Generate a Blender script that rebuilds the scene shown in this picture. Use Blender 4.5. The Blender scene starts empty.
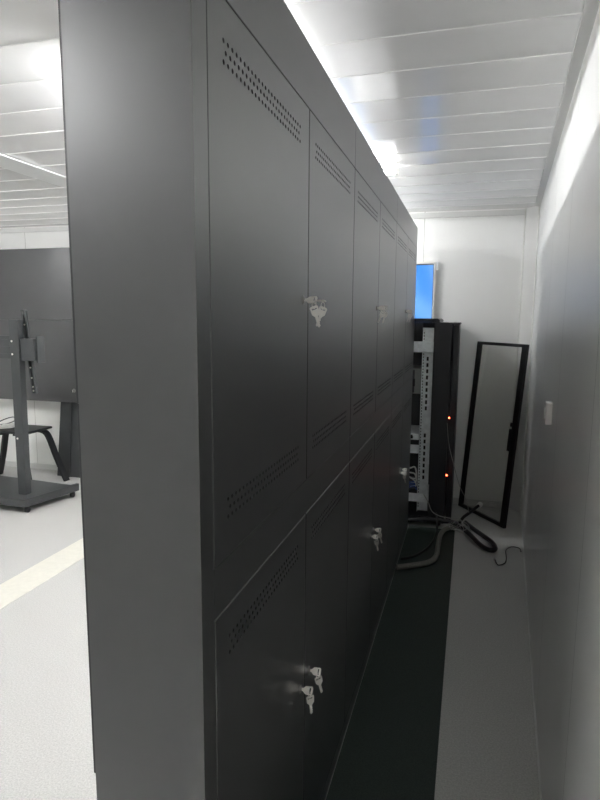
import bpy, bmesh, math, random
from mathutils import Vector, Matrix
random.seed(4)
C = bpy.context.scene.collection
PI = math.pi

# ------------------------------------------------------------------ measures
YC, Y0, DW = 0.7615, 0.8071, 0.546          # cabinet corner, first door, door width
YEND = 4.1189
ZT, ZDT, ZDB, ZLT = 2.1023, 1.9687, 1.1031, 1.0181
XF = -0.2018                                 # front face of the cabinets
ZC = 2.3213                                  # ceiling
WX, WA = 0.5567, 0.0551                      # right wall
YE, EA = 4.8008, 0.0229                      # end wall
TA, TE = math.tan(WA), math.tan(EA)
def wallx(y): return WX + TA*y
def endy(x): return YE + TE*x

# ------------------------------------------------------------------ materials
def mat(name, col, rough=.5, metal=0., noise=0., nscale=40., bump=0., bscale=200., spec=.5, rvar=0., dist=.002):
    m = bpy.data.materials.new(name); m.use_nodes = True
    nt = m.node_tree; b = nt.nodes['Principled BSDF']
    b.inputs['Base Color'].default_value = (*col, 1)
    b.inputs['Roughness'].default_value = rough
    b.inputs['Metallic'].default_value = metal
    b.inputs['Specular IOR Level'].default_value = spec
    tc = nt.nodes.new('ShaderNodeTexCoord')
    if noise > 0 or rvar > 0:
        n = nt.nodes.new('ShaderNodeTexNoise'); n.inputs['Scale'].default_value = nscale
        n.inputs['Detail'].default_value = 5
        nt.links.new(tc.outputs['Object'], n.inputs['Vector'])
        if noise > 0:
            r = nt.nodes.new('ShaderNodeValToRGB')
            r.color_ramp.elements[0].position = .35; r.color_ramp.elements[1].position = .65
            r.color_ramp.elements[0].color = (*[c*(1-noise) for c in col], 1)
            r.color_ramp.elements[1].color = (*[min(1, c*(1+noise)) for c in col], 1)
            nt.links.new(n.outputs['Fac'], r.inputs['Fac'])
            nt.links.new(r.outputs['Color'], b.inputs['Base Color'])
        if rvar > 0:
            mr = nt.nodes.new('ShaderNodeMapRange')
            mr.inputs['To Min'].default_value = rough - rvar; mr.inputs['To Max'].default_value = rough + rvar
            nt.links.new(n.outputs['Fac'], mr.inputs['Value'])
            nt.links.new(mr.outputs['Result'], b.inputs['Roughness'])
    if bump > 0:
        n2 = nt.nodes.new('ShaderNodeTexNoise'); n2.inputs['Scale'].default_value = bscale
        n2.inputs['Detail'].default_value = 2
        nt.links.new(tc.outputs['Object'], n2.inputs['Vector'])
        bp = nt.nodes.new('ShaderNodeBump'); bp.inputs['Strength'].default_value = bump
        bp.inputs['Distance'].default_value = dist
        nt.links.new(n2.outputs['Fac'], bp.inputs['Height'])
        nt.links.new(bp.outputs['Normal'], b.inputs['Normal'])
    return m

def emat(name, col, s):
    m = bpy.data.materials.new(name); m.use_nodes = True
    b = m.node_tree.nodes['Principled BSDF']
    b.inputs['Base Color'].default_value = (*[min(.8, c) for c in col], 1)
    b.inputs['Emission Color'].default_value = (*col, 1)
    b.inputs['Emission Strength'].default_value = s
    return m

M = {}
M['cab'] = mat('charcoal_powder_coat', (.020, .020, .023), .40, noise=.06, nscale=9, bump=.12, bscale=700, dist=.0006, spec=.8)
for k_, v_ in (('Coat Weight', 1.), ('Coat IOR', 1.52), ('Coat Roughness', .36)): M['cab'].node_tree.nodes['Principled BSDF'].inputs[k_].default_value = v_
M['cabin'] = mat('vent_shade_dark', (.01, .01, .011), .8)
M['wall'] = mat('white_steel_panel', (.86, .86, .835), .30, noise=.015, nscale=3, bump=.3, bscale=240, dist=.0014)
M['ceil'] = mat('glossy_silver_slat', (.90, .895, .885), .12, metal=.0, noise=.02, nscale=5, bump=.03, bscale=6, dist=.004)
M['trim'] = mat('pale_trim', (.68, .68, .66), .35, bump=.03, bscale=60)
M['beam'] = mat('pale_joint_cover', (.75, .76, .75), .4, bump=.03, bscale=60)
M['floor'] = mat('speckled_vinyl', (.52, .515, .495), .5, noise=.14, nscale=170, bump=.05, bscale=150)
M['strip'] = mat('cream_floor_strip', (.74, .72, .64), .45, noise=.03, nscale=30)
M['mat'] = mat('green_rubber', (.020, .033, .026), .6, noise=.35, nscale=260, bump=.2, bscale=400)
M['chrome'] = mat('nickel', (.93, .90, .85), .28, metal=.75, bump=.02, bscale=300)
M['lock'] = mat('dark_nickel_lock', (.30, .29, .28), .3, metal=.8, bump=.02, bscale=300)
M['galv'] = mat('galvanised_steel', (.84, .87, .88), .42, metal=.15, noise=.08, nscale=30)
M['hole'] = mat('dark_slot', (.01, .01, .01), .8)
M['rack'] = mat('rack_black_paint', (.022, .022, .026), .42, noise=.08, nscale=8, bump=.05, bscale=500)
M['racktop'] = mat('rack_lit_top_paint', (.06, .06, .06), .45, noise=.08, nscale=8)  # rack paint made lighter, so light on the top is in the colour
M['device'] = mat('grey_device_paint', (.22, .22, .21), .45, noise=.08, nscale=8)
M['rubber'] = mat('black_cable_sheath', (.012, .012, .013), .42, bump=.1, bscale=150)
M['sleeve'] = mat('grey_cable_sleeve', (.2, .19, .17), .6, noise=.2, nscale=150, bump=.4, bscale=300)
M['white'] = mat('white_plastic', (.8, .8, .76), .35, bump=.02, bscale=50)
M['pale'] = mat('pale_plastic', (.88, .82, .80), .3, bump=.02, bscale=50)
M['blue'] = mat('blue_cable', (.05, .1, .35), .4, noise=.1, nscale=60)
M['wire'] = mat('grey_wire', (.4, .4, .38), .5, noise=.1, nscale=90)
M['frame'] = mat('black_aluminium', (.008, .008, .009), .35, noise=.1, nscale=20)
M['stand'] = mat('grey_stand_paint', (.045, .048, .05), .42, noise=.06, nscale=10, bump=.05, bscale=500)
M['stool'] = mat('black_stool', (.014, .015, .018), .38, bump=.08, bscale=300)
M['tube'] = emat('lit_tube', (.975, .985, 1), 40)
M['dim'] = emat('dimmer_lit_tube', (.975, .985, 1), 2)
M['low'] = emat('low_lit_tube', (.975, .985, 1), 8)
M['mid'] = emat('added_fill_tube', (.975, .985, 1), 27)
M['soft'] = emat('soft_lit_tube', (.975, .985, 1), 20)
M['blue_screen'] = None
M['red'] = emat('red_led', (1, .08, .03), 4)

def screen_mat():
    m = bpy.data.materials.new('blue_backlit_screen'); m.use_nodes = True
    nt = m.node_tree; b = nt.nodes['Principled BSDF']
    tc = nt.nodes.new('ShaderNodeTexCoord'); w = nt.nodes.new('ShaderNodeTexWave')
    w.inputs['Scale'].default_value = 1.4; w.inputs['Distortion'].default_value = 5; w.inputs['Detail'].default_value = 1
    w.bands_direction = 'DIAGONAL'
    r = nt.nodes.new('ShaderNodeValToRGB')
    r.color_ramp.elements[0].color = (.05, .27, .86, 1); r.color_ramp.elements[1].color = (.17, .42, .92, 1)
    nt.links.new(tc.outputs['Object'], w.inputs['Vector']); nt.links.new(w.outputs['Fac'], r.inputs['Fac'])
    nt.links.new(r.outputs['Color'], b.inputs['Emission Color']); b.inputs['Emission Strength'].default_value = .21
    b.inputs['Base Color'].default_value = (.02, .05, .1, 1); b.inputs['Roughness'].default_value = .15
    return m
M['blue_screen'] = screen_mat()

def glass_mat():
    m = bpy.data.materials.new('smoked_glass'); m.use_nodes = True
    nt = m.node_tree; out = nt.nodes['Material Output']; nt.nodes.remove(nt.nodes['Principled BSDF'])
    t = nt.nodes.new('ShaderNodeBsdfTransparent'); g = nt.nodes.new('ShaderNodeBsdfGlossy')
    g.inputs['Roughness'].default_value = .05; g.inputs['Color'].default_value = (.9, .9, .9, 1)
    tc = nt.nodes.new('ShaderNodeTexCoord'); n = nt.nodes.new('ShaderNodeTexNoise'); n.inputs['Scale'].default_value = 330
    nt.links.new(tc.outputs['Object'], n.inputs['Vector'])
    r = nt.nodes.new('ShaderNodeValToRGB')
    r.color_ramp.elements[0].position = .3; r.color_ramp.elements[1].position = .7
    r.color_ramp.elements[0].color = (.86, .86, .85, 1); r.color_ramp.elements[1].color = (.98, .98, .97, 1)
    nt.links.new(n.outputs['Fac'], r.inputs['Fac']); nt.links.new(r.outputs['Color'], t.inputs['Color'])
    x = nt.nodes.new('ShaderNodeMixShader'); x.inputs['Fac'].default_value = .05
    nt.links.new(t.outputs['BSDF'], x.inputs[1]); nt.links.new(g.outputs['BSDF'], x.inputs[2])
    nt.links.new(x.outputs['Shader'], out.inputs['Surface'])
    return m
M['glass'] = glass_mat()

def lined(base, period_in, along, width, dark, offset=0.):
    """panel seams as thin darker joints, in world metres"""
    m = M[base].copy(); m.name = base + '_seamed'
    nt = m.node_tree; b = nt.nodes['Principled BSDF']
    geo = nt.nodes.new('ShaderNodeNewGeometry'); sx = nt.nodes.new('ShaderNodeSeparateXYZ')
    nt.links.new(geo.outputs['Position'], sx.inputs['Vector'])
    a = nt.nodes.new('ShaderNodeMath'); a.operation = 'ADD'; a.inputs[1].default_value = 50*period_in - offset
    nt.links.new(sx.outputs[along], a.inputs[0])
    d = nt.nodes.new('ShaderNodeMath'); d.operation = 'MODULO'; d.inputs[1].default_value = period_in
    nt.links.new(a.outputs[0], d.inputs[0])
    l = nt.nodes.new('ShaderNodeMath'); l.operation = 'LESS_THAN'; l.inputs[1].default_value = width
    nt.links.new(d.outputs[0], l.inputs[0])
    src = b.inputs['Base Color'].links[0].from_socket
    mx = nt.nodes.new('ShaderNodeMix'); mx.data_type = 'RGBA'
    nt.links.new(l.outputs[0], mx.inputs['Factor']); nt.links.new(src, mx.inputs['A'])
    mx.inputs['B'].default_value = (*dark, 1)
    nt.links.new(mx.outputs['Result'], b.inputs['Base Color'])
    return m
M['wall_r'] = lined('wall', .84, 'Y', .004, (.35, .35, .33), 1.36)
M['wall_e'] = lined('wall', .92, 'X', .004, (.40, .39, .36), -.012)

# ------------------------------------------------------------------ helpers
def B(): return bmesh.new()
def add_box(bm, x0, x1, y0, y1, z0, z1, bev=0., mtx=None):
    r = bmesh.ops.create_cube(bm, size=1)
    vs = r['verts']
    for v in vs:
        v.co = Vector(((x0+x1)/2 + v.co.x*(x1-x0), (y0+y1)/2 + v.co.y*(y1-y0), (z0+z1)/2 + v.co.z*(z1-z0)))
    if bev > 0:
        es = list({e for v in vs for e in v.link_edges})
        q = bmesh.ops.bevel(bm, geom=es, offset=bev, segments=2, affect='EDGES', profile=.5)
        vs = list({v for v in q['verts']} | {v for v in vs if v.is_valid})
    if mtx is not None:
        for v in vs: v.co = mtx @ v.co
def add_prism(bm, pts, vec, bev=0.):
    """polygon pts (list of 3D) extruded by vec"""
    a = [bm.verts.new(p) for p in pts]; b = [bm.verts.new(Vector(p)+Vector(vec)) for p in pts]
    n = len(a); fs = [bm.faces.new(a), bm.faces.new(b[::-1])]
    for i in range(n): fs.append(bm.faces.new((a[i], b[i], b[(i+1) % n], a[(i+1) % n])))
    bmesh.ops.recalc_face_normals(bm, faces=fs)
    if bev > 0:
        es = list({e for f in fs for e in f.edges})
        bmesh.ops.bevel(bm, geom=es, offset=bev, segments=2, affect='EDGES', profile=.5)
def add_cyl(bm, p, q, r0, r1=None, n=20, cap=True):
    p, q = Vector(p), Vector(q); r1 = r0 if r1 is None else r1
    d = (q-p).normalized(); a = d.orthogonal().normalized(); b = d.cross(a)
    A = [bm.verts.new(p+r0*(a*math.cos(2*PI*i/n)+b*math.sin(2*PI*i/n))) for i in range(n)]
    Bv = [bm.verts.new(q+r1*(a*math.cos(2*PI*i/n)+b*math.sin(2*PI*i/n))) for i in range(n)]
    for i in range(n):
        f = bm.faces.new((A[i], A[(i+1) % n], Bv[(i+1) % n], Bv[i])); f.smooth = True
    if cap: bm.faces.new(A[::-1]); bm.faces.new(Bv)
def spline(pts, k=10, closed=False):
    P = [Vector(p) for p in pts]; out = []; n = len(P)
    for i in range(n if closed else n-1):
        if closed: a, b, c, d = P[i-1], P[i], P[(i+1) % n], P[(i+2) % n]
        else: a, b, c, d = P[max(i-1, 0)], P[i], P[i+1], P[min(i+2, n-1)]
        for j in range(k):
            t = j/k
            out.append(.5*((2*b)+(c-a)*t+(2*a-5*b+4*c-d)*t*t+(3*b-a-3*c+d)*t**3))
    if not closed: out.append(P[-1])
    return out
def add_tube(bm, pts, r, n=10, closed=False, rx=None):
    P = [Vector(p) for p in pts]; N = len(P); rings = []
    up = Vector((0, 0, 1)); prev = None
    for i in range(N):
        t = (P[(i+1) % N]-P[i-1]) if closed else (P[min(i+1, N-1)]-P[max(i-1, 0)])
        t.normalize()
        a = prev - t*prev.dot(t) if prev else (up.cross(t) if abs(t.z) < .95 else Vector((1, 0, 0)).cross(t))
        a.normalize(); prev = a; b = t.cross(a)
        rr = r(i/(N-1)) if callable(r) else r
        rings.append([bm.verts.new(P[i]+rr*(a*math.cos(2*PI*j/n)+b*math.sin(2*PI*j/n))) for j in range(n)])
    for i in range(N if closed else N-1):
        A, D = rings[i], rings[(i+1) % N]
        for j in range(n):
            f = bm.faces.new((A[j], A[(j+1) % n], D[(j+1) % n], D[j])); f.smooth = True
    if not closed: bm.faces.new(rings[0][::-1]); bm.faces.new(rings[-1])
def obj(name, bm, m, parent=None, sharp=None, recalc=True):
    me = bpy.data.meshes.new(name)
    if recalc: bmesh.ops.recalc_face_normals(bm, faces=bm.faces[:])
    bm.to_mesh(me); bm.free()
    for x in (m if isinstance(m, (list, tuple)) else [m]): me.materials.append(x)
    if sharp is not None: me.set_sharp_from_angle(angle=math.radians(sharp))
    o = bpy.data.objects.new(name, me); C.objects.link(o)
    if parent: o.parent = parent
    return o
def tag(o, label, cat, group=None, kind=None):
    o['label'] = label; o['category'] = cat
    if group: o['group'] = group
    if kind: o['kind'] = kind
    return o
def thing(name, label, cat, loc=(0, 0, 0), rotz=0, group=None):
    o = bpy.data.objects.new(name, None); C.objects.link(o)
    o.empty_display_size = .1
    o.location = loc; o.rotation_euler = (0, 0, rotz)
    return tag(o, label, cat, group)
def struct(name, bm, m, label=None, cat=None, parent=None, sharp=None, recalc=True):
    o = obj(name, bm, m, parent, sharp, recalc)
    if not parent:
        o['kind'] = 'structure'
        if label: o['label'] = label; o['category'] = cat
    return o
def dup(root, loc=None, rotz=None, label=None):
    r = root.copy(); C.objects.link(r)
    if loc is not None: r.location = loc
    if rotz is not None: r.rotation_euler = (0, 0, rotz)
    if label: r['label'] = label
    for ch in list(root.children):
        c = ch.copy(); C.objects.link(c); c.parent = r
        for g in list(ch.children):
            d = g.copy(); C.objects.link(d); d.parent = c
    return r

# ------------------------------------------------------------------ the room
XL, XR, YN = -5.7, 1.2, -3.2                # room extents
b = B(); add_box(b, XL-.1, XR, YN-.1, 5.0, -.08, 0)
struct('floor', b, M['floor'], 'pale grey speckled vinyl floor of the whole room', 'floor')

# ceiling: slats running across the room, ridged joints between them
b = B(); per = .25; ys = []
k0 = math.floor((YN-1.858)/per)
prof = []
y = 1.858 + k0*per
while y < 5.0:
    prof += [(y-.006, 0), (y-.0045, -.003), (y-.001, -.003), (y, .004), (y+.002, .004), (y+.003, 0), (y+.014, 0)]
    for i in range(1, 10):
        t = i/10; prof.append((y+.014+t*(per-.026), .0014*math.sin(PI*t)))
    prof.append((y+per-.012, 0))
    y += per
rows = []
for (yy, zz) in prof:
    if yy > 5.0: break
    rows.append([b.verts.new((x, yy, ZC+zz)) for x in (XL-.1, -2., 0, XR)])
for i in range(len(rows)-1):
    for j in range(3):
        f = b.faces.new((rows[i][j], rows[i+1][j], rows[i+1][j+1], rows[i][j+1])); f.smooth = True
# a roof panel closes the top
r0, r1 = rows[0], rows[-1]
for (xa, xb) in ((XL-.1, XR),):
    add_box(b, xa, xb, rows[0][0].co.y, rows[-1][0].co.y, ZC+.016, ZC+.08)
struct('ceiling', b, M['ceil'], 'glossy silver slatted metal ceiling', 'ceiling', sharp=25)

# right wall (slightly splayed), end wall, left wall, wall behind the camera
d = Vector((math.sin(WA), math.cos(WA), 0)); nrm = Vector((math.cos(WA), -math.sin(WA), 0))
b = B(); p0 = Vector((wallx(YN-.1), YN-.1, 0)); p1 = Vector((wallx(5.0), 5.0, 0))
add_prism(b, [p0, p1, p1+nrm*.08, p0+nrm*.08], (0, 0, ZC+.02))
struct('wall_right', b, M['wall_r'], 'pale satin steel panel wall on the right of the aisle', 'wall')
b = B()
add_prism(b, [(XL-.1, endy(XL-.1), 0), (XR, endy(XR), 0), (XR, endy(XR)+.08, 0), (XL-.1, endy(XL-.1)+.08, 0)], (0, 0, ZC+.02))
struct('wall_end', b, M['wall_e'], 'white panel wall at the far end of the room', 'wall')
b = B(); add_box(b, XL-.1, XL, YN-.1, 4.7, 0, ZC+.02)
struct('wall_left', b, M['wall'], 'white panel wall on the far left side', 'wall')
b = B(); add_box(b, XL-.1, XR, YN-.1, YN, 0, ZC+.02)
struct('wall_near', b, M['wall'], 'white panel wall behind the viewer', 'wall')

# chamfered corner post, ceiling cove along the right wall, joint covers, baseboard
b = B()
add_prism(b, [(.728, endy(.728)-.001, 0), (wallx(4.70)-.001, 4.70, 0), (wallx(4.70)-.001, endy(.8)-.001, 0)], (0, 0, ZC-.001))
struct('trim_1', b, M['trim'], 'pale chamfered corner post between the end wall and right wall', 'trim')
for q, (xa, za) in enumerate(((.728, 0), )):
    b = B()
    add_tube(b, [(.726, endy(.726)-.003, .001), (.726, endy(.726)-.003, ZC-.012)], .0055, 10)
    struct('trim_2', b, M['white'], 'thin white bead along the corner post on the end wall', 'trim')
b = B(); add_tube(b, [(wallx(4.69)-.004, 4.69, .001), (wallx(4.69)-.004, 4.69, ZC-.012)], .0055, 10)
struct('trim_3', b, M['white'], 'thin white bead along the corner post on the right wall', 'trim')
b = B(); pa = Vector((wallx(YN), YN, ZC-.012)); pb = Vector((wallx(4.69), 4.69, ZC-.012))
add_prism(b, [pa, pa-nrm*.036, pa-nrm*.036+Vector((0, 0, .009)), pa+Vector((0, 0, .009))], pb-pa)
struct('trim_4', b, M['trim'], 'flat cove strip where the ceiling meets the right wall', 'trim')
b = B(); add_box(b, -2.16, -1.97, YN, endy(-2.1)-.002, ZC-.012, ZC-.0035, .002)
struct('trim_5', b, M['beam'], 'wide flat joint cover on the ceiling of the left-hand room', 'trim')
b = B(); add_box(b, -2.10, -1.89, YN, endy(-2.1)-.002, 0, .003)
struct('trim_6', b, M['strip'], 'cream joint strip laid across the left-hand floor', 'trim')
b = B(); add_prism(b, [(XL, endy(XL)-.014, 0), (.72, endy(.72)-.014, 0), (.72, endy(.72)-.001, 0), (XL, endy(XL)-.001, 0)], (0, 0, .05))
struct('baseboard_end', b, M['trim'], 'low pale skirting along the end wall', 'baseboard')
b = B(); add_prism(b, [(XL, endy(XL)-.02, ZC-.05), (.72, endy(.72)-.02, ZC-.05), (.72, endy(.72)-.001, ZC-.05), (XL, endy(XL)-.001, ZC-.05)], (0, 0, .038))
struct('trim_7', b, M['trim'], 'cove strip where the ceiling meets the end wall', 'trim')
b = B(); add_prism(b, [(wallx(YN)-.006, YN, 0), (wallx(4.69)-.006, 4.69, 0), (wallx(4.69)-.001, 4.69, 0), (wallx(YN)-.001, YN, 0)], (0, 0, .012))
struct('baseboard_right', b, M['trim'], 'thin sealing bead along the foot of the right wall', 'baseboard')

# ------------------------------------------------------------------ black cabinets
def door_bm(w, h, vents, th=.016):
    """door in local (y, z), face at x=0, perforated with 3 staggered rows per vent"""
    bm = B(); ch = .0016; N = 25; p = .0171; rp = .0150; r = .0040
    fy0, fy1, fz0, fz1 = ch, w-ch, ch, h-ch
    def quad(ya, yb, za, zb):
        bm.faces.new([bm.verts.new((0, a, c)) for a, c in ((ya, za), (yb, za), (yb, zb), (ya, zb))])
    ys0 = .0579 - p/2
    spans = sorted((zc-1.5*rp, zc+1.5*rp) for zc in vents)
    z = fz0
    for (za, zb) in spans:
        quad(fy0, fy1, z, za); z = zb
        for row in range(3):
            zz = za + row*rp; off = p/2 if row == 1 else 0; n = N-1 if row == 1 else N
            ya = ys0 + off; yb = ya + n*p
            quad(fy0, ya, zz, zz+rp); quad(yb, fy1, zz, zz+rp)
            for i in range(n):
                cy, cz = ya + (i+.5)*p, zz + rp/2
                sq = [(p/2, 0), (p/2, rp/2), (0, rp/2), (-p/2, rp/2), (-p/2, 0), (-p/2, -rp/2), (0, -rp/2), (p/2, -rp/2)]
                O = [bm.verts.new((0, cy+a, cz+c)) for a, c in sq]
                I = [bm.verts.new((0, cy+r*math.cos(PI/4*k), cz+r*math.sin(PI/4*k))) for k in range(8)]
                J = [bm.verts.new((-.0025, v.co.y, v.co.z)) for v in I]
                for k in range(8):
                    l = (k+1) % 8
                    bm.faces.new((O[k], O[l], I[l], I[k])); bm.faces.new((I[k], I[l], J[l], J[k]))
    quad(fy0, fy1, z, fz1)
    F = [(0, fy0, fz0), (0, fy1, fz0), (0, fy1, fz1), (0, fy0, fz1)]
    G = [(-ch, 0, 0), (-ch, w, 0), (-ch, w, h), (-ch, 0, h)]
    H = [(-th, a[1], a[2]) for a in G]
    for k in range(4):
        l = (k+1) % 4
        for (X, Y) in ((F, G), (G, H)):
            bm.faces.new([bm.verts.new(v) for v in (X[k], X[l], Y[l], Y[k])])
    return bm
GAP = .0017
ZB0 = .055
dh_u = ZDT-ZDB-2*GAP; dh_l = ZLT-ZB0-2*GAP; dw = DW-2*GAP
vu = [1.892-ZDB-GAP, 1.187-ZDB-GAP]; vl = [.945-ZB0-GAP]
proto = {}
unit_names = ['first', 'second', 'third']
ends = [YC, Y0+2*DW, Y0+4*DW, YEND]
LZ = (1.540, .570)
cab_labels = ['nearest tall black steel cabinet, with the broad side panel facing the viewer',
              'middle tall black steel cabinet, between the nearest cabinet and the farthest one',
              'farthest tall black steel cabinet of the row, beside the equipment rack']
def lock_bm():
    bm = B()
    add_cyl(bm, (-.002, 0, 0), (.0018, 0, 0), .0118, .0112, 28)
    add_cyl(bm, (.0018, 0, 0), (.004, 0, 0), .0088, .0080, 28)
    return bm
lock_me = None
for k in range(3):
    ya, yb = ends[k] + (.0008 if k else 0), ends[k+1] - (.0008 if k < 2 else 0)
    t = thing('steel_cabinet', cab_labels[k], 'cabinet', (0, (ya+yb)/2, 0), 0, 'black steel cabinets in a row')
    oy = -(ya+yb)/2
    bm = B()
    fa = Y0+2*k*DW; fb = fa + 2*DW
    # carcass: shell with an open back, framed by posts and rails
    add_box(bm, XF, XF+.012, ya+oy, yb+oy, 0, ZT)
    add_box(bm, XF+.012, 0 if k == 0 else -.0301, ya+oy, ya+oy+.0012, .0, ZT)
    add_box(bm, XF+.012, 0 if k == 2 else -.0301, yb+oy-.0012, yb+oy, .0, ZT)
    add_box(bm, XF+.012, -.0301, ya+oy+.0012, yb+oy-.0012, ZT-.0015, ZT)
    add_box(bm, XF+.012, -.0301, ya+oy+.0012, yb+oy-.0012, 0, .002)
    if k == 0: add_box(bm, -.03, 0, ya+oy+.0012, fa+oy, 0, ZT)
    if k == 2: add_box(bm, -.03, 0, fb+oy, yb+oy-.0012, 0, ZT)
    pa = fa+oy if k == 0 else ya+oy; pb = fb+oy if k == 2 else yb+oy
    add_box(bm, -.03, 0, pa, pb, ZDT, ZT, .0012)
    add_box(bm, -.03, 0, pa, pb, ZLT, ZDB, .0012)
    add_box(bm, -.03, 0, pa, pb, 0, ZB0, .0012)
    obj('body', bm, M['cab'], t)
    bm = B(); add_box(bm, -.075, -.07, ya+oy+.002, yb+oy-.002, .004, ZT-.004)
    obj('vent_shade_backing', bm, M['cabin'], t)  # dark sheet stands in for the shade seen through the vent holes
    bm = B()                                             # front screens facing the room
    for zz in (.72, 1.36):
        add_box(bm, XF-.012, XF, ya+oy+.01, yb+oy-.01, zz+.004, zz+.635, .002)
    obj('front_panel', bm, M['rack'], t)
    for s in (0, 1):
        for row, (zb, hh, vv, lz) in enumerate(((ZDB, dh_u, vu, LZ[0]), (ZB0, dh_l, vl, LZ[1]))):
            if row not in proto:
                bm = door_bm(dw, hh, vv); bmesh.ops.remove_doubles(bm, verts=bm.verts[:], dist=1e-6)
                o = obj('door', bm, M['cab'], t); proto[row] = o.data
            else:
                o = bpy.data.objects.new('door', proto[row]); C.objects.link(o); o.parent = t
            o.location = (0, fa+oy+s*DW+GAP, zb+GAP)
            if lock_me is None:
                l = obj('lock', lock_bm(), M['lock'], o, sharp=40); lock_me = l.data
            else:
                l = bpy.data.objects.new('lock', lock_me); C.objects.link(l); l.parent = o
            l.location = (0, (dw-.040) if s == 0 else .040, lz-zb-GAP)
            l['label'] = 'nickel cam lock'

# keys: one in each lock, a ring and a second key hanging from it
def key_bm(blade=.024, notch=True):
    """key in local x-z plane, bow towards +x from x=0, blade towards -x"""
    bm = B(); th = .0011
    out = [(0, -.004), (.006, -.0095), (.022, -.0105), (.0245, -.007), (.0245, .007), (.022, .0105), (.006, .0095), (0, .004)]
    hole = [(.016, -.0065), (.0195, -.0065), (.0195, .0065), (.016, .0065)]
    # bow as a ring of quads round the slot: four plates
    def plate(pts): add_prism(bm, [(x, -th, z) for x, z in pts], (0, 2*th, 0))
    plate([(0, -.004), (.006, -.0095), (.016, -.0101), (.016, .0101), (.006, .0095), (0, .004)])
    plate([(.0195, -.0104), (.022, -.0105), (.0245, -.007), (.0245, .007), (.022, .0105), (.0195, .0104)])
    plate([(.016, -.0101), (.0195, -.0104), (.0195, -.0065), (.016, -.0065)])
    plate([(.016, .0065), (.0195, .0065), (.0195, .0104), (.016, .0101)])
    b = [(0, -.0036)]; n = 7
    for i in range(n):
        x = -blade*(i+.5)/n; b.append((x, -.0036 + (.0018 if i % 2 else 0)))
    b += [(-blade, -.001), (-blade-.002, .0012), (-blade, .0036), (0, .0036)]
    plate(b)
    return bm
key_me = None
def key_set(y, z, label, tilt, turn=0., hang=True):
    global key_me
    t = thing('key_set', label, 'keys', (.0042, y, z), 0, 'keys in the cabinet locks')
    if key_me is None:
        k = obj('key', key_bm(), M['chrome'], t); key_me = k.data
    else:
        k = bpy.data.objects.new('key', key_me); C.objects.link(k); k.parent = t
    k.location = (.0040, 0, 0); k.rotation_euler = (turn, 0, 0)
    if hang:
        bm = B(); cx, cz, R_ = .0218, -.0115, .0085
        add_tube(bm, [(cx+R_*.35*math.sin(a), R_*.8*math.sin(a), cz+R_*math.cos(a)) for a in [2*PI*i/28 for i in range(28)]], .0008, 6, True)
        obj('key_ring', bm, M['chrome'], t)
        h = bpy.data.objects.new('hanging_key', key_me); C.objects.link(h); h.parent = t
        # bow up at the ring, blade down, swung by tilt
        phi = .68; h.rotation_euler = (0, -PI/2 + tilt, phi)
        L = .0185
        h.location = (cx - L*math.sin(tilt)*math.cos(phi), .0015 - L*math.sin(tilt)*math.sin(phi), cz-.0085 - L*math.cos(tilt))
    return t
pos = ['nearest', 'middle', 'farthest']
for k in range(3):
    sy = Y0+(2*k+1)*DW
    for row, (z, rn) in enumerate(zip(LZ, ('upper', 'lower'))):
        for s, sn in ((-1, 'left-hand'), (1, 'right-hand')):
            yy = sy + s*(GAP+.040)
            tilt = {(0, 0, -1): -.33, (0, 0, 1): .36, (0, 1, -1): -.10, (0, 1, 1): -.25, (1, 0, -1): .5, (1, 0, 1): .3}.get((k, row, s), random.uniform(-.4, .4))
            key_set(yy, z, f'silver keys in the lock of the {rn} {sn} door of the {pos[k]} black cabinet', tilt,
                    PI/2-.15 if (k, row, s) == (0, 0, 1) else random.uniform(-.75, -.55))

# ------------------------------------------------------------------ rubber mat
b = B(); add_box(b, .003, .3297, YN+.6, 4.16, 0, .005, .0015)
tag(obj('rubber_mat', b, M['mat']), 'dark green rubber mat running along the foot of the black cabinets', 'mat')

# ------------------------------------------------------------------ equipment rack
RX0, RX1, RY0, RY1 = -.34, .247, 4.20, 4.775
t = thing('equipment_rack', 'black open-fronted equipment rack with slotted grey mounting rails by the end wall', 'rack', (0, RY0, 0))
def L(bm, *a, **k): add_box(bm, a[0], a[1], a[2]-RY0, a[3]-RY0, a[4], a[5], **k)
bm = B(); L(bm, RX0, RX0+.03, RY0, RY1, .03, 1.47); L(bm, RX0, RX1, RY1-.02, RY1, .03, 1.47); L(bm, RX0, RX1, RY0, RY1, .03, .07)
L(bm, RX0+.03, .05, RY0, RY0+.02, 1.42, 1.47)
for x in (RX0+.04, RX1-.04):
    for y in (RY0+.05, RY1-.05): add_cyl(bm, (x, y-RY0, 0), (x, y-RY0, .03), .018)
obj('frame', bm, M['rack'], t)
bm = B(); add_prism(bm, [(.135, 0, .03), (.247, 0, .03), (.247, 0, 1.455), (.236, 0, 1.468), (.225, 0, 1.474), (.135, 0, 1.474)], (0, .03, 0))
L(bm, .225, RX1, RY0+.03, RY0+.12, .03, 1.45)
obj('front_stile', bm, M['rack'], t)
bm = B(); L(bm, .258, .296, RY0+.10, RY1, .02, 1.455, bev=.004)
obj('side_panel', bm, M['rack'], t)
bm = B(); L(bm, .243, .302, RY0+.09, RY1, 1.456, 1.472, bev=.004)
obj('side_cap', bm, M['racktop'], t)
bm = B(); add_prism(bm, [(RX0-.01, -.01, 1.474), (.165, -.01, 1.474), (.165, -.01, 1.490), (.15, -.01, 1.5), (RX0-.01, -.01, 1.5)], (0, RY1-RY0, 0))
obj('lid', bm, M['rack'], t)
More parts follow.
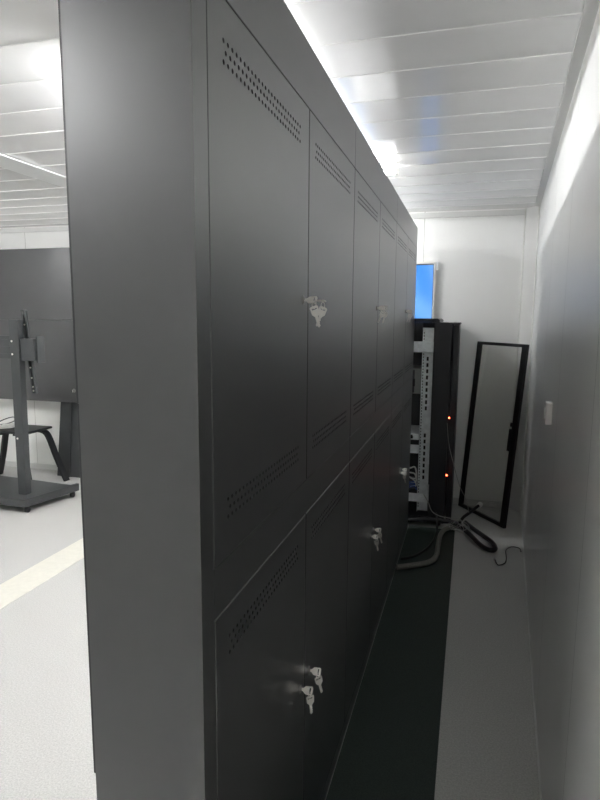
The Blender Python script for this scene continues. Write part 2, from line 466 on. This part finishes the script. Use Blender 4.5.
def rail(x0, x1, y):
    bm = B(); add_box(bm, x0, x1, y, y+.003, .10, 1.435); add_box(bm, x0, x0+.003, y-.035, y, .10, 1.435)
    o = obj('mounting_rail', bm, M['galv'], t)
    sm = None
    for z in [i*.0445+.35 for i in range(8)] + [i*.0445+.86 for i in range(9)]:
        if sm is None:
            bm = B(); add_box(bm, -.007, .007, -.0006, .001, -.014, .014); h = obj('slot', bm, M['hole'], o); sm = h.data
        else:
            h = bpy.data.objects.new('slot', sm); C.objects.link(h); h.parent = o
        h.location = ((x0+x1)/2, y, z)
    bm = B()
    for i in range(60):
        z = .13 + i*.0215
        add_box(bm, x0+.004, x0+.010, y-.0006, y+.001, z-.005, z+.005)
    obj('hole_row', bm, M['hole'], o)
rail(.052, .126, .045)
bm = B(); add_box(bm, RX0+.03, .128, .020, .040, 1.262, 1.338, .002); add_box(bm, RX0+.03, .128, .016, .020, 1.275, 1.29); add_box(bm, RX0+.03, .128, .016, .020, 1.315, 1.325)
obj('upper_crossbar', bm, M['galv'], t)
bm = B(); add_box(bm, RX0+.03, .058, .045, .065, .525, .585, .002)
obj('lower_crossbar', bm, M['galv'], t)
bm = B(); add_box(bm, RX0+.031, .134, .0, .40, .185, .2, .002); add_box(bm, RX0+.031, .134, -.004, .0, .178, .24, .001)
obj('shelf', bm, M['galv'], t)
bm = B(); add_box(bm, .249, .2575, .045, .09, .2, 1.2, .002)
ps = obj('power_strip', bm, M['rack'], t)
for z in (.80, .38):
    bm = B(); add_cyl(bm, (.254, .040, z), (.254, .0445, z), .0055, n=12); obj('indicator_light', bm, M['red'], ps)
# devices in the rack
def device(z0, h, m, label, depth=.35, y0=.07):
    tt = thing('rack_device', label, 'network device', (0, RY0, z0), 0, None)
    bm = B(); add_box(bm, RX0+.05, .046, y0, y0+depth, 0, h, .003); obj('housing', bm, m, tt)
    bm = B(); add_box(bm, RX0+.06, .0, y0-.003, y0, .008, h-.008); obj('front_plate', bm, M['rack'], tt)
    for i in range(6):
        bm = B(); add_box(bm, -.22+i*.04, -.196+i*.04, y0-.005, y0-.003, h*.3, h*.6); obj('port', bm, M['hole'], tt)
device(.96, .18, M['device'], 'bulky grey device at mid height inside the equipment rack')
device(.62, .045, M['galv'], 'slim silver device in the rack, above the lower grey crossbar')
device(.2005, .05, M['rack'], 'slim black device lying on the silver shelf of the rack')
for i in range(4):
    b = B(); z = .275+.012*i
    add_tube(b, spline([(-.1, 4.31, z+.02), (-.02, 4.225+.004*i, z), (.03, 4.215, z+.01), (.045, 4.225, z-.015+.02*(i % 2))], 8), .004, 8)
    tag(obj('patch_cable', b, M['blue']), 'blue patch cable looped over the silver shelf in the rack', 'cable', 'blue patch cables in the rack')
for i in range(3):
    b = B(); z = .33+.03*i
    add_tube(b, spline([(-.12, 4.25, z+.06), (-.02, 4.215, z+.03), (.03, 4.21, z+.02*i), (.04, 4.22, z-.04), (.0, 4.235, z-.05)], 8), .0055, 8)
    tag(obj('white_cable', b, M['white']), 'white cable bunched above the blue patch cables in the rack', 'cable', 'white cables in the rack')

# ------------------------------------------------------------------ leaning glass door
bl, br = Vector((.349, 4.750, .0)), Vector((.674, 4.302, .0)); tv = Vector((.089, .0645, 1.321))
ex = (br-bl).normalized(); ez = tv.normalized(); ey = ez.cross(ex)
W_, H_ = (br-bl).length, tv.length
t = thing('glass_door', 'smoked glass rack door in a black frame leaning in the far corner', 'glass door')
t.matrix_world = Matrix(((ex.x, ey.x, ez.x, bl.x), (ex.y, ey.y, ez.y, bl.y), (ex.z, ey.z, ez.z, bl.z+.004), (0, 0, 0, 1)))
bm = B(); fw = .038
add_box(bm, 0, fw, -.012, .012, 0, H_, .002); add_box(bm, W_-fw*1.25, W_, -.012, .012, 0, H_, .002)
add_box(bm, fw, W_-fw*1.25, -.012, .012, 0, fw*.7, .002); add_box(bm, fw, W_-fw*1.25, -.012, .012, H_-fw*.6, H_, .002)
obj('frame', bm, M['frame'], t)
bm = B(); add_box(bm, fw-.004, W_-fw*1.25+.004, -.002, .002, fw*.7-.004, H_-fw*.6+.004)
obj('glass_pane', bm, M['glass'], t)
bm = B()
add_box(bm, W_-.056, W_-.034, -.028, -.012, .56, .72, .004); add_box(bm, W_-.06, W_-.04, -.020, -.012, .735, .765, .003)
obj('handle', bm, M['stool'], t)

# ------------------------------------------------------------------ blue wall display
bx0, bx1, bz0, bz1 = -.98, .088, 1.30, 1.940
t = thing('wall_display', 'bright blue lit screen in a thin white frame on the end wall', 'screen', (0, endy(0), 0), EA)
bm = B(); f = .012
for a in ((bx0, bx1, bz1-f*1.6, bz1), (bx0, bx1, bz0, bz0+f), (bx0, bx0+f, bz0+f, bz1-f*1.6), (bx1-f, bx1, bz0+f, bz1-f*1.6)):
    add_box(bm, a[0], a[1], -.035, -.002, a[2], a[3], .002)
obj('frame', bm, M['white'], t)
bm = B(); add_box(bm, bx0+f, bx1-f, -.026, -.004, bz0+f, bz1-f*1.6); obj('screen', bm, M['blue_screen'], t)
bm = B()
for a in ((bx0+f, bx1-f, bz1-f*1.6-.008, bz1-f*1.6), (bx1-f-.006, bx1-f, bz0+f, bz1-f*1.6-.008)):
    add_box(bm, a[0], a[1], -.030, -.0262, a[2], a[3])
obj('inner_bezel', bm, M['stand'], t)
bm = B(); add_box(bm, bx1+.001, bx1+.02, -.030, -.002, bz1-.062, bz1-.004, .003); obj('corner_bracket', bm, M['galv'], t)

# ------------------------------------------------------------------ switch on the right wall
t = thing('wall_switch', 'small upright pale switch box on the right-hand wall', 'switch', (wallx(2.43)-.0006, 2.43, 1.095), -WA)
bm = B(); add_box(bm, -.024, 0, -.025, .025, 0, .086, .003); obj('box', bm, M['pale'], t)
bm = B(); add_box(bm, -.028, -.024, -.012, .012, .02, .066, .001); obj('rocker', bm, M['white'], t)

# ------------------------------------------------------------------ cables on the floor
def cable(name, pts, r, m, label, cat='cable', group=None, k=10):
    b = B(); add_tube(b, spline(pts, k), r, 12)
    return tag(obj(name, b, m), label, cat, group)
c = cable('cable_sleeve', [(.012, 3.37, .022), (.09, 3.41, .024), (.188, 3.49, .023), (.228, 3.60, .022), (.232, 3.78, .023), (.235, 3.96, .024), (.262, 4.08, .03), (.335, 4.165, .033), (.39, 4.14, .03)],
          .0165, M['sleeve'], 'thick grey sleeved cable snaking from under the far cabinet to the rack')
cable('power_cable', [(-.06, 4.172, .027), (.05, 4.178, .046), (.14, 4.182, .058), (.24, 4.170, .060), (.33, 4.14, .064), (.42, 4.02, .045), (.50, 3.88, .022), (.555, 3.81, .022), (.59, 3.84, .022), (.575, 3.95, .022), (.52, 4.06, .022), (.45, 4.19, .022), (.40, 4.30, .022)],
      .0155, M['rubber'], 'thick black power cable lying in a loop beneath the glass door')
cable('thin_cable', [(.19, 4.192, .11), (.205, 4.135, .085), (.207, 4.085, .03), (.205, 4.0, .0145), (.19, 3.85, .0135), (.15, 3.70, .0135), (.09, 3.58, .0135), (.02, 3.52, .0135)],
      .008, M['rubber'], 'slim black cable curving from the rack back under the cabinet')
cable('white_wire', [(.10, 4.185, .24), (.135, 4.17, .19), (.165, 4.155, .13), (.22, 4.14, .106), (.30, 4.12, .103), (.355, 4.13, .10), (.372, 4.20, .06), (.365, 4.25, .005)],
      .0028, M['wire'], 'thin pale wire drooping from the silver rack shelf to the floor')
cable('hanging_wire', [(.245, 4.19, .77), (.262, 4.19, .62), (.30, 4.185, .48), (.345, 4.2, .33), (.40, 4.25, .2), (.42, 4.30, .10)],
      .0022, M['wire'], 'thin grey wire hanging from the rack side past the glass door')
cable('curled_wire', [(.585, 3.70, .006), (.60, 3.62, .006), (.64, 3.66, .006), (.655, 3.75, .006), (.66, 3.88, .006), (.70, 3.95, .006), (.745, 3.94, .006), (.752, 3.88, .006)],
        .003, M['rubber'], 'short curled black wire on the floor by the right wall')
wt = []
for i in range(34):
    a = i*1.15; rr = .035+.028*math.sin(i*.9)
    wt.append((.355+rr*math.cos(a)*1.25, 4.06+rr*math.sin(a)*1.6, .070+.012*math.sin(i*1.7)))
b = B(); add_tube(b, spline(wt, 5), .0016, 6)
tag(obj('tangled_wire', b, M['wire']), 'tangled bundle of thin grey wire on the cables before the rack', 'wire')
t = thing('plug_lead', 'white plug on a short black lead propped up before the foot of the glass door', 'plug', (0, 0, 0))
p_a, p_b = Vector((.43, 4.34, .088)), Vector((.490, 4.445, .112))
bm = B(); add_tube(bm, spline([(.345, 4.215, .012), (.355, 4.235, .03), (.385, 4.27, .07), p_a, p_a.lerp(p_b, .6), p_b], 8), .011, 10); obj('lead', bm, M['rubber'], t)
dr = (p_b-p_a).normalized()
bm = B(); add_cyl(bm, p_b-dr*.004, p_b+dr*.028, .017, .020, 16); add_cyl(bm, p_b+dr*.028, p_b+dr*.036, .020, .015, 16); obj('plug', bm, M['white'], t, sharp=40)

# ------------------------------------------------------------------ tube lights
lamp_me = {}
def lamp(x, y, length, label, rot=0., m='tube'):
    Lh = length/2; z = ZC-.001
    t = thing('tube_light', label, 'ceiling light', (x, y, z), rot, 'tube lights under the ceiling')
    key = (length, m)
    if key not in lamp_me:
        bm = B(); add_box(bm, -Lh, Lh, -.011, .011, -.022, -.004, .003); a = obj('housing', bm, M['white'], t).data
        sk = []
        for s in (-1, 1):
            bm = B(); add_box(bm, s*Lh-(.018 if s > 0 else 0), s*Lh+(0 if s > 0 else .018), -.015, .015, -.066, -.0225, .003)
            sk.append(obj('end_socket', bm, M['white'], t).data)
        bm = B(); add_cyl(bm, (-Lh+.0185, 0, -.049), (Lh-.0185, 0, -.049), .014, n=16)
        lamp_me[key] = [('housing', a), ('end_socket', sk[0]), ('end_socket', sk[1]), ('tube', obj('tube', bm, M[m], t).data)]
    else:
        for nm, me in lamp_me[key]:
            c = bpy.data.objects.new(nm, me); C.objects.link(c); c.parent = t
    return t
lamp(-.335, 3.27, .6, 'short lit tube light crossing above the far cabinets, its tip showing over their top edge', 0, 'low')
lamp(-.20, 1.55, 1.1, 'lit tube light running above the nearest cabinet, hidden by its top edge', PI/2, 'dim')
lamp(-.20, 2.62, 1.1, 'lit tube light running above the middle cabinet, hidden by its top edge', PI/2, 'dim')
lamp(-.80, 2.3, 1.1, 'added unseen tube light left of the row of cabinets, brightening the ceiling', PI/2)  # unseen tube added to brighten the ceiling on the left
lamp(-1.4, -.22, 1.1, 'lit tube light in the left-hand room, close to the side panel of the nearest cabinet', 0, 'soft')
lamp(-.95, 4.25, 1.1, 'added unseen tube light close to the end wall, brightening the far corner', 0, 'mid')  # extra tube, out of sight, added to light the end wall
lamp(-.25, -2.3, 1.1, 'added unseen tube light behind the viewer, brightening the lower aisle', 0, 'low')  # fill tube added out of view to lift the shaded lower aisle
lamp(-3.9, 2.2, 1.1, 'lit tube light in the left-hand room, in front of the television stand')

# ------------------------------------------------------------------ left-hand room: hanging black screen wall
VX0, VX1, VY0, VY1, VZ0, VZ1 = -4.95, -2.62, 4.52, 4.66, .712, 2.098
t = thing('screen_wall', 'dark grey back of a raised screen wall standing on splayed legs in the left room', 'screen wall', (-3.8, VY0, 0))
ox, oy = 3.8, -VY0
bm = B()
add_box(bm, VX0+ox, VX1+ox, .004, VY1+oy, VZ0, VZ1, .003)
add_box(bm, VX0+ox, VX1+ox, -.004, .0035, 1.464, VZ1-.002, .002)
obj('upper_panel', bm, M['cab'], t)
bm = B(); add_box(bm, VX0+ox, VX1+ox, -.004, .0035, VZ0+.002, 1.459, .002)
lp = obj('lower_panel', bm, M['cab'], t)
l = bpy.data.objects.new('lock', lock_me); C.objects.link(l); l.parent = lp
l.location = (-3.075+ox, -.005, .825); l.rotation_euler = (0, 0, -PI/2); l.scale = (1.6, 1.6, 1.6); l['label'] = 'silver lock with a short key'
k = bpy.data.objects.new('key', key_me); C.objects.link(k); k.parent = lp
k.location = (-3.075+ox, -.026, .825); k.rotation_euler = (0, .0, -PI/2+.7)
for xa in (-3.16, -4.55):
    bm = B()
    add_prism(bm, [(xa-.085+ox, .02, VZ0), (xa+.10+ox, .02, VZ0), (xa+.12+ox, .02, 0), (xa-.165+ox, .02, 0)], (0, .10, 0), .002)
    add_prism(bm, [(xa+.03+ox, .008, VZ0), (xa+.042+ox, .008, VZ0), (xa-.02+ox, .008, 0), (xa-.034+ox, .008, 0)], (0, .012, 0))
    obj('leg', bm, M['stand'], t)

# ------------------------------------------------------------------ mobile television stand
TX, TY = -2.975, 3.72
t = thing('television_stand', 'empty dark mobile television stand on castors in the left room', 'television stand', (TX, TY, 0))
bm = B(); add_prism(bm, [(-.80, -.12, .055), (.14, -.14, .055), (.235, .34, .055), (-.72, .42, .055)], (0, 0, .035), .004)
add_prism(bm, [(-.80, -.15, .05), (.15, -.17, .05), (.15, -.14, .05), (-.80, -.12, .05)], (0, 0, .06), .003)
add_prism(bm, [(.15, -.17, .05), (.255, .34, .05), (.225, .35, .05), (.12, -.15, .05)], (0, 0, .06), .003)
obj('base', bm, M['stand'], t)
for (x, y) in ((.135, -.13), (.215, .30), (-.75, -.11), (-.68, .38)):
    bm = B(); add_cyl(bm, (x-.012, y, .022), (x+.012, y, .022), .022, n=18); add_cyl(bm, (x, y, .034), (x, y, .052), .009, n=10)
    add_box(bm, x-.017, x-.013, y-.012, y+.012, .018, .042); add_box(bm, x+.013, x+.017, y-.012, y+.012, .018, .042)
    obj('castor', bm, M['rack'], t, sharp=40)
for x in (-.005, -.62):
    bm = B(); add_prism(bm, [(x-.045, -.01, .09), (x+.03, -.01, .09), (x+.045, -.01, 1.468), (x-.04, -.01, 1.468)], (0, .06, 0), .003)
    o = obj('column', bm, M['stand'], t)
    for z in (.545, .55+.655, .55+.755):
        bm = B(); add_cyl(bm, (x-.02, -.013, z), (x-.02, -.010, z), .008, n=10); obj('bolt', bm, M['chrome'], o)
bm = B(); add_box(bm, -.57, -.05, .01, .03, 1.168, 1.345, .002)
for z in (1.2, 1.255, 1.31): add_box(bm, -.55, -.06, .004, .0095, z-.008, z+.008)
obj('crossbar', bm, M['stand'], t)
bm = B(); add_prism(bm, [(.015, .055, 1.545), (.028, .055, 1.545), (.090, .055, .90), (.077, .055, .90)], (0, .022, 0), .001)
add_prism(bm, [(.045, .055, 1.545), (.058, .055, 1.545), (.120, .055, .90), (.107, .055, .90)], (0, .022, 0), .001)
add_prism(bm, [(.016, .078, 1.50), (.057, .078, 1.50), (.118, .078, .905), (.078, .078, .905)], (0, .004, 0))
o = obj('mounting_arm', bm, M['stand'], t)
for z in (1.43, 1.1, 1.02, .95, .92):
    bm = B(); add_cyl(bm, (.060+(1.3-z)*.097, .050, z), (.060+(1.3-z)*.097, .056, z), .006, n=8); obj('bolt', bm, M['chrome'], o)
bm = B(); add_box(bm, .045, .17, .0, .045, 1.155, 1.325, .003); add_box(bm, .171, .182, .02, .10, 1.14, 1.345, .002)
obj('bracket', bm, M['stand'], t)

# ------------------------------------------------------------------ stool with cables on it
SX, SY, SZ = -3.50, 4.27, .50
t = thing('stool', 'low black stool with bent splayed legs behind the television stand', 'stool', (SX, SY, 0), 0)
bm = B(); add_box(bm, -.25, .235, -.17, .17, SZ-.022, SZ, .009); obj('seat', bm, M['stool'], t)
for sx in (-1, 1):
    for sy in (-1, 1):
        bm = B(); w = .030
        c = [Vector((q.x, q.y)) for q in spline([(.10, SZ-.034, 0), (.17, SZ-.036, 0), (.215, SZ-.055, 0), (.245, SZ-.11, 0), (.29, SZ-.26, 0), (.375, .0, 0)], 6)]
        yy = lambda q: sy*(.10+.05*(1-q.y/SZ))
        secs = []
        for n_, q in enumerate(c):
            tq = (c[min(n_+1, len(c)-1)]-c[max(n_-1, 0)]).normalized(); nq = Vector((-tq.y, tq.x))*.011
            yc_ = yy(q)
            secs.append([bm.verts.new((sx*(q.x+e*nq.x)*(.62 if sy < 0 else 1), yc_+f_*w, max(0, q.y+e*nq.y))) for e, f_ in ((1, -1), (1, 1), (-1, 1), (-1, -1))])
        for a, d_ in zip(secs, secs[1:]):
            for k_ in range(4): bm.faces.new((a[k_], a[(k_+1) % 4], d_[(k_+1) % 4], d_[k_]))
        bm.faces.new(secs[0]); bm.faces.new(secs[-1][::-1])
        obj('leg', bm, M['stool'], t)
for i in range(3):
    b = B(); q = .02*i
    add_tube(b, spline([(-3.72, 4.15+q, SZ+.008), (-3.60, 4.17+q, SZ+.010+.012*i), (-3.53, 4.22+q, SZ+.012+.012*i), (-3.56, 4.30+q, SZ+.008+.01*i), (-3.66, 4.25+q, SZ+.01)], 8), .007, 8)
    tag(obj('white_lead', b, M['white']), 'white lead coiled on the black stool', 'cable', 'white leads on the stool')
b = B(); add_tube(b, spline([(-3.70, 4.18, SZ+.02), (-3.62, 4.22, SZ+.07), (-3.53, 4.25, SZ+.10), (-3.50, 4.25, SZ+.075), (-3.56, 4.23, SZ+.045), (-3.62, 4.20, SZ+.035)], 8), .0045, 8)
tag(obj('black_lead', b, M['rubber']), 'black lead arching above the white leads on the stool', 'cable')

# ------------------------------------------------------------------ camera and world
cam = bpy.data.cameras.new('camera'); co = bpy.data.objects.new('camera', cam); C.objects.link(co)
f_px, yaw, pitch, roll, cx = 585.36, .2809, .14, .0071, .3725
F = Vector((-math.sin(yaw)*math.cos(pitch), math.cos(yaw)*math.cos(pitch), -math.sin(pitch)))
R = Vector((math.cos(yaw), math.sin(yaw), 0)); U = R.cross(F)
R, U = math.cos(roll)*R+math.sin(roll)*U, -math.sin(roll)*R+math.cos(roll)*U
co.matrix_world = Matrix(((R.x, U.x, -F.x, cx), (R.y, U.y, -F.y, 0), (R.z, U.z, -F.z, 1.5), (0, 0, 0, 1)))
cam.sensor_fit = 'VERTICAL'; cam.sensor_height = 24; cam.lens = f_px/800*24; cam.clip_start = .01
S = bpy.context.scene; S.camera = co
w = bpy.data.worlds.new('world'); S.world = w; w.use_nodes = True
w.node_tree.nodes['Background'].inputs['Color'].default_value = (.5, .55, .6, 1)
w.node_tree.nodes['Background'].inputs['Strength'].default_value = .1
S.view_settings.view_transform = 'Standard'; S.view_settings.look = 'None'
S.view_settings.gamma = 1; S.view_settings.use_curve_mapping = False
S.view_settings.exposure = 2.42
S.cycles.max_bounces = 12; S.cycles.diffuse_bounces = 8; S.cycles.glossy_bounces = 6
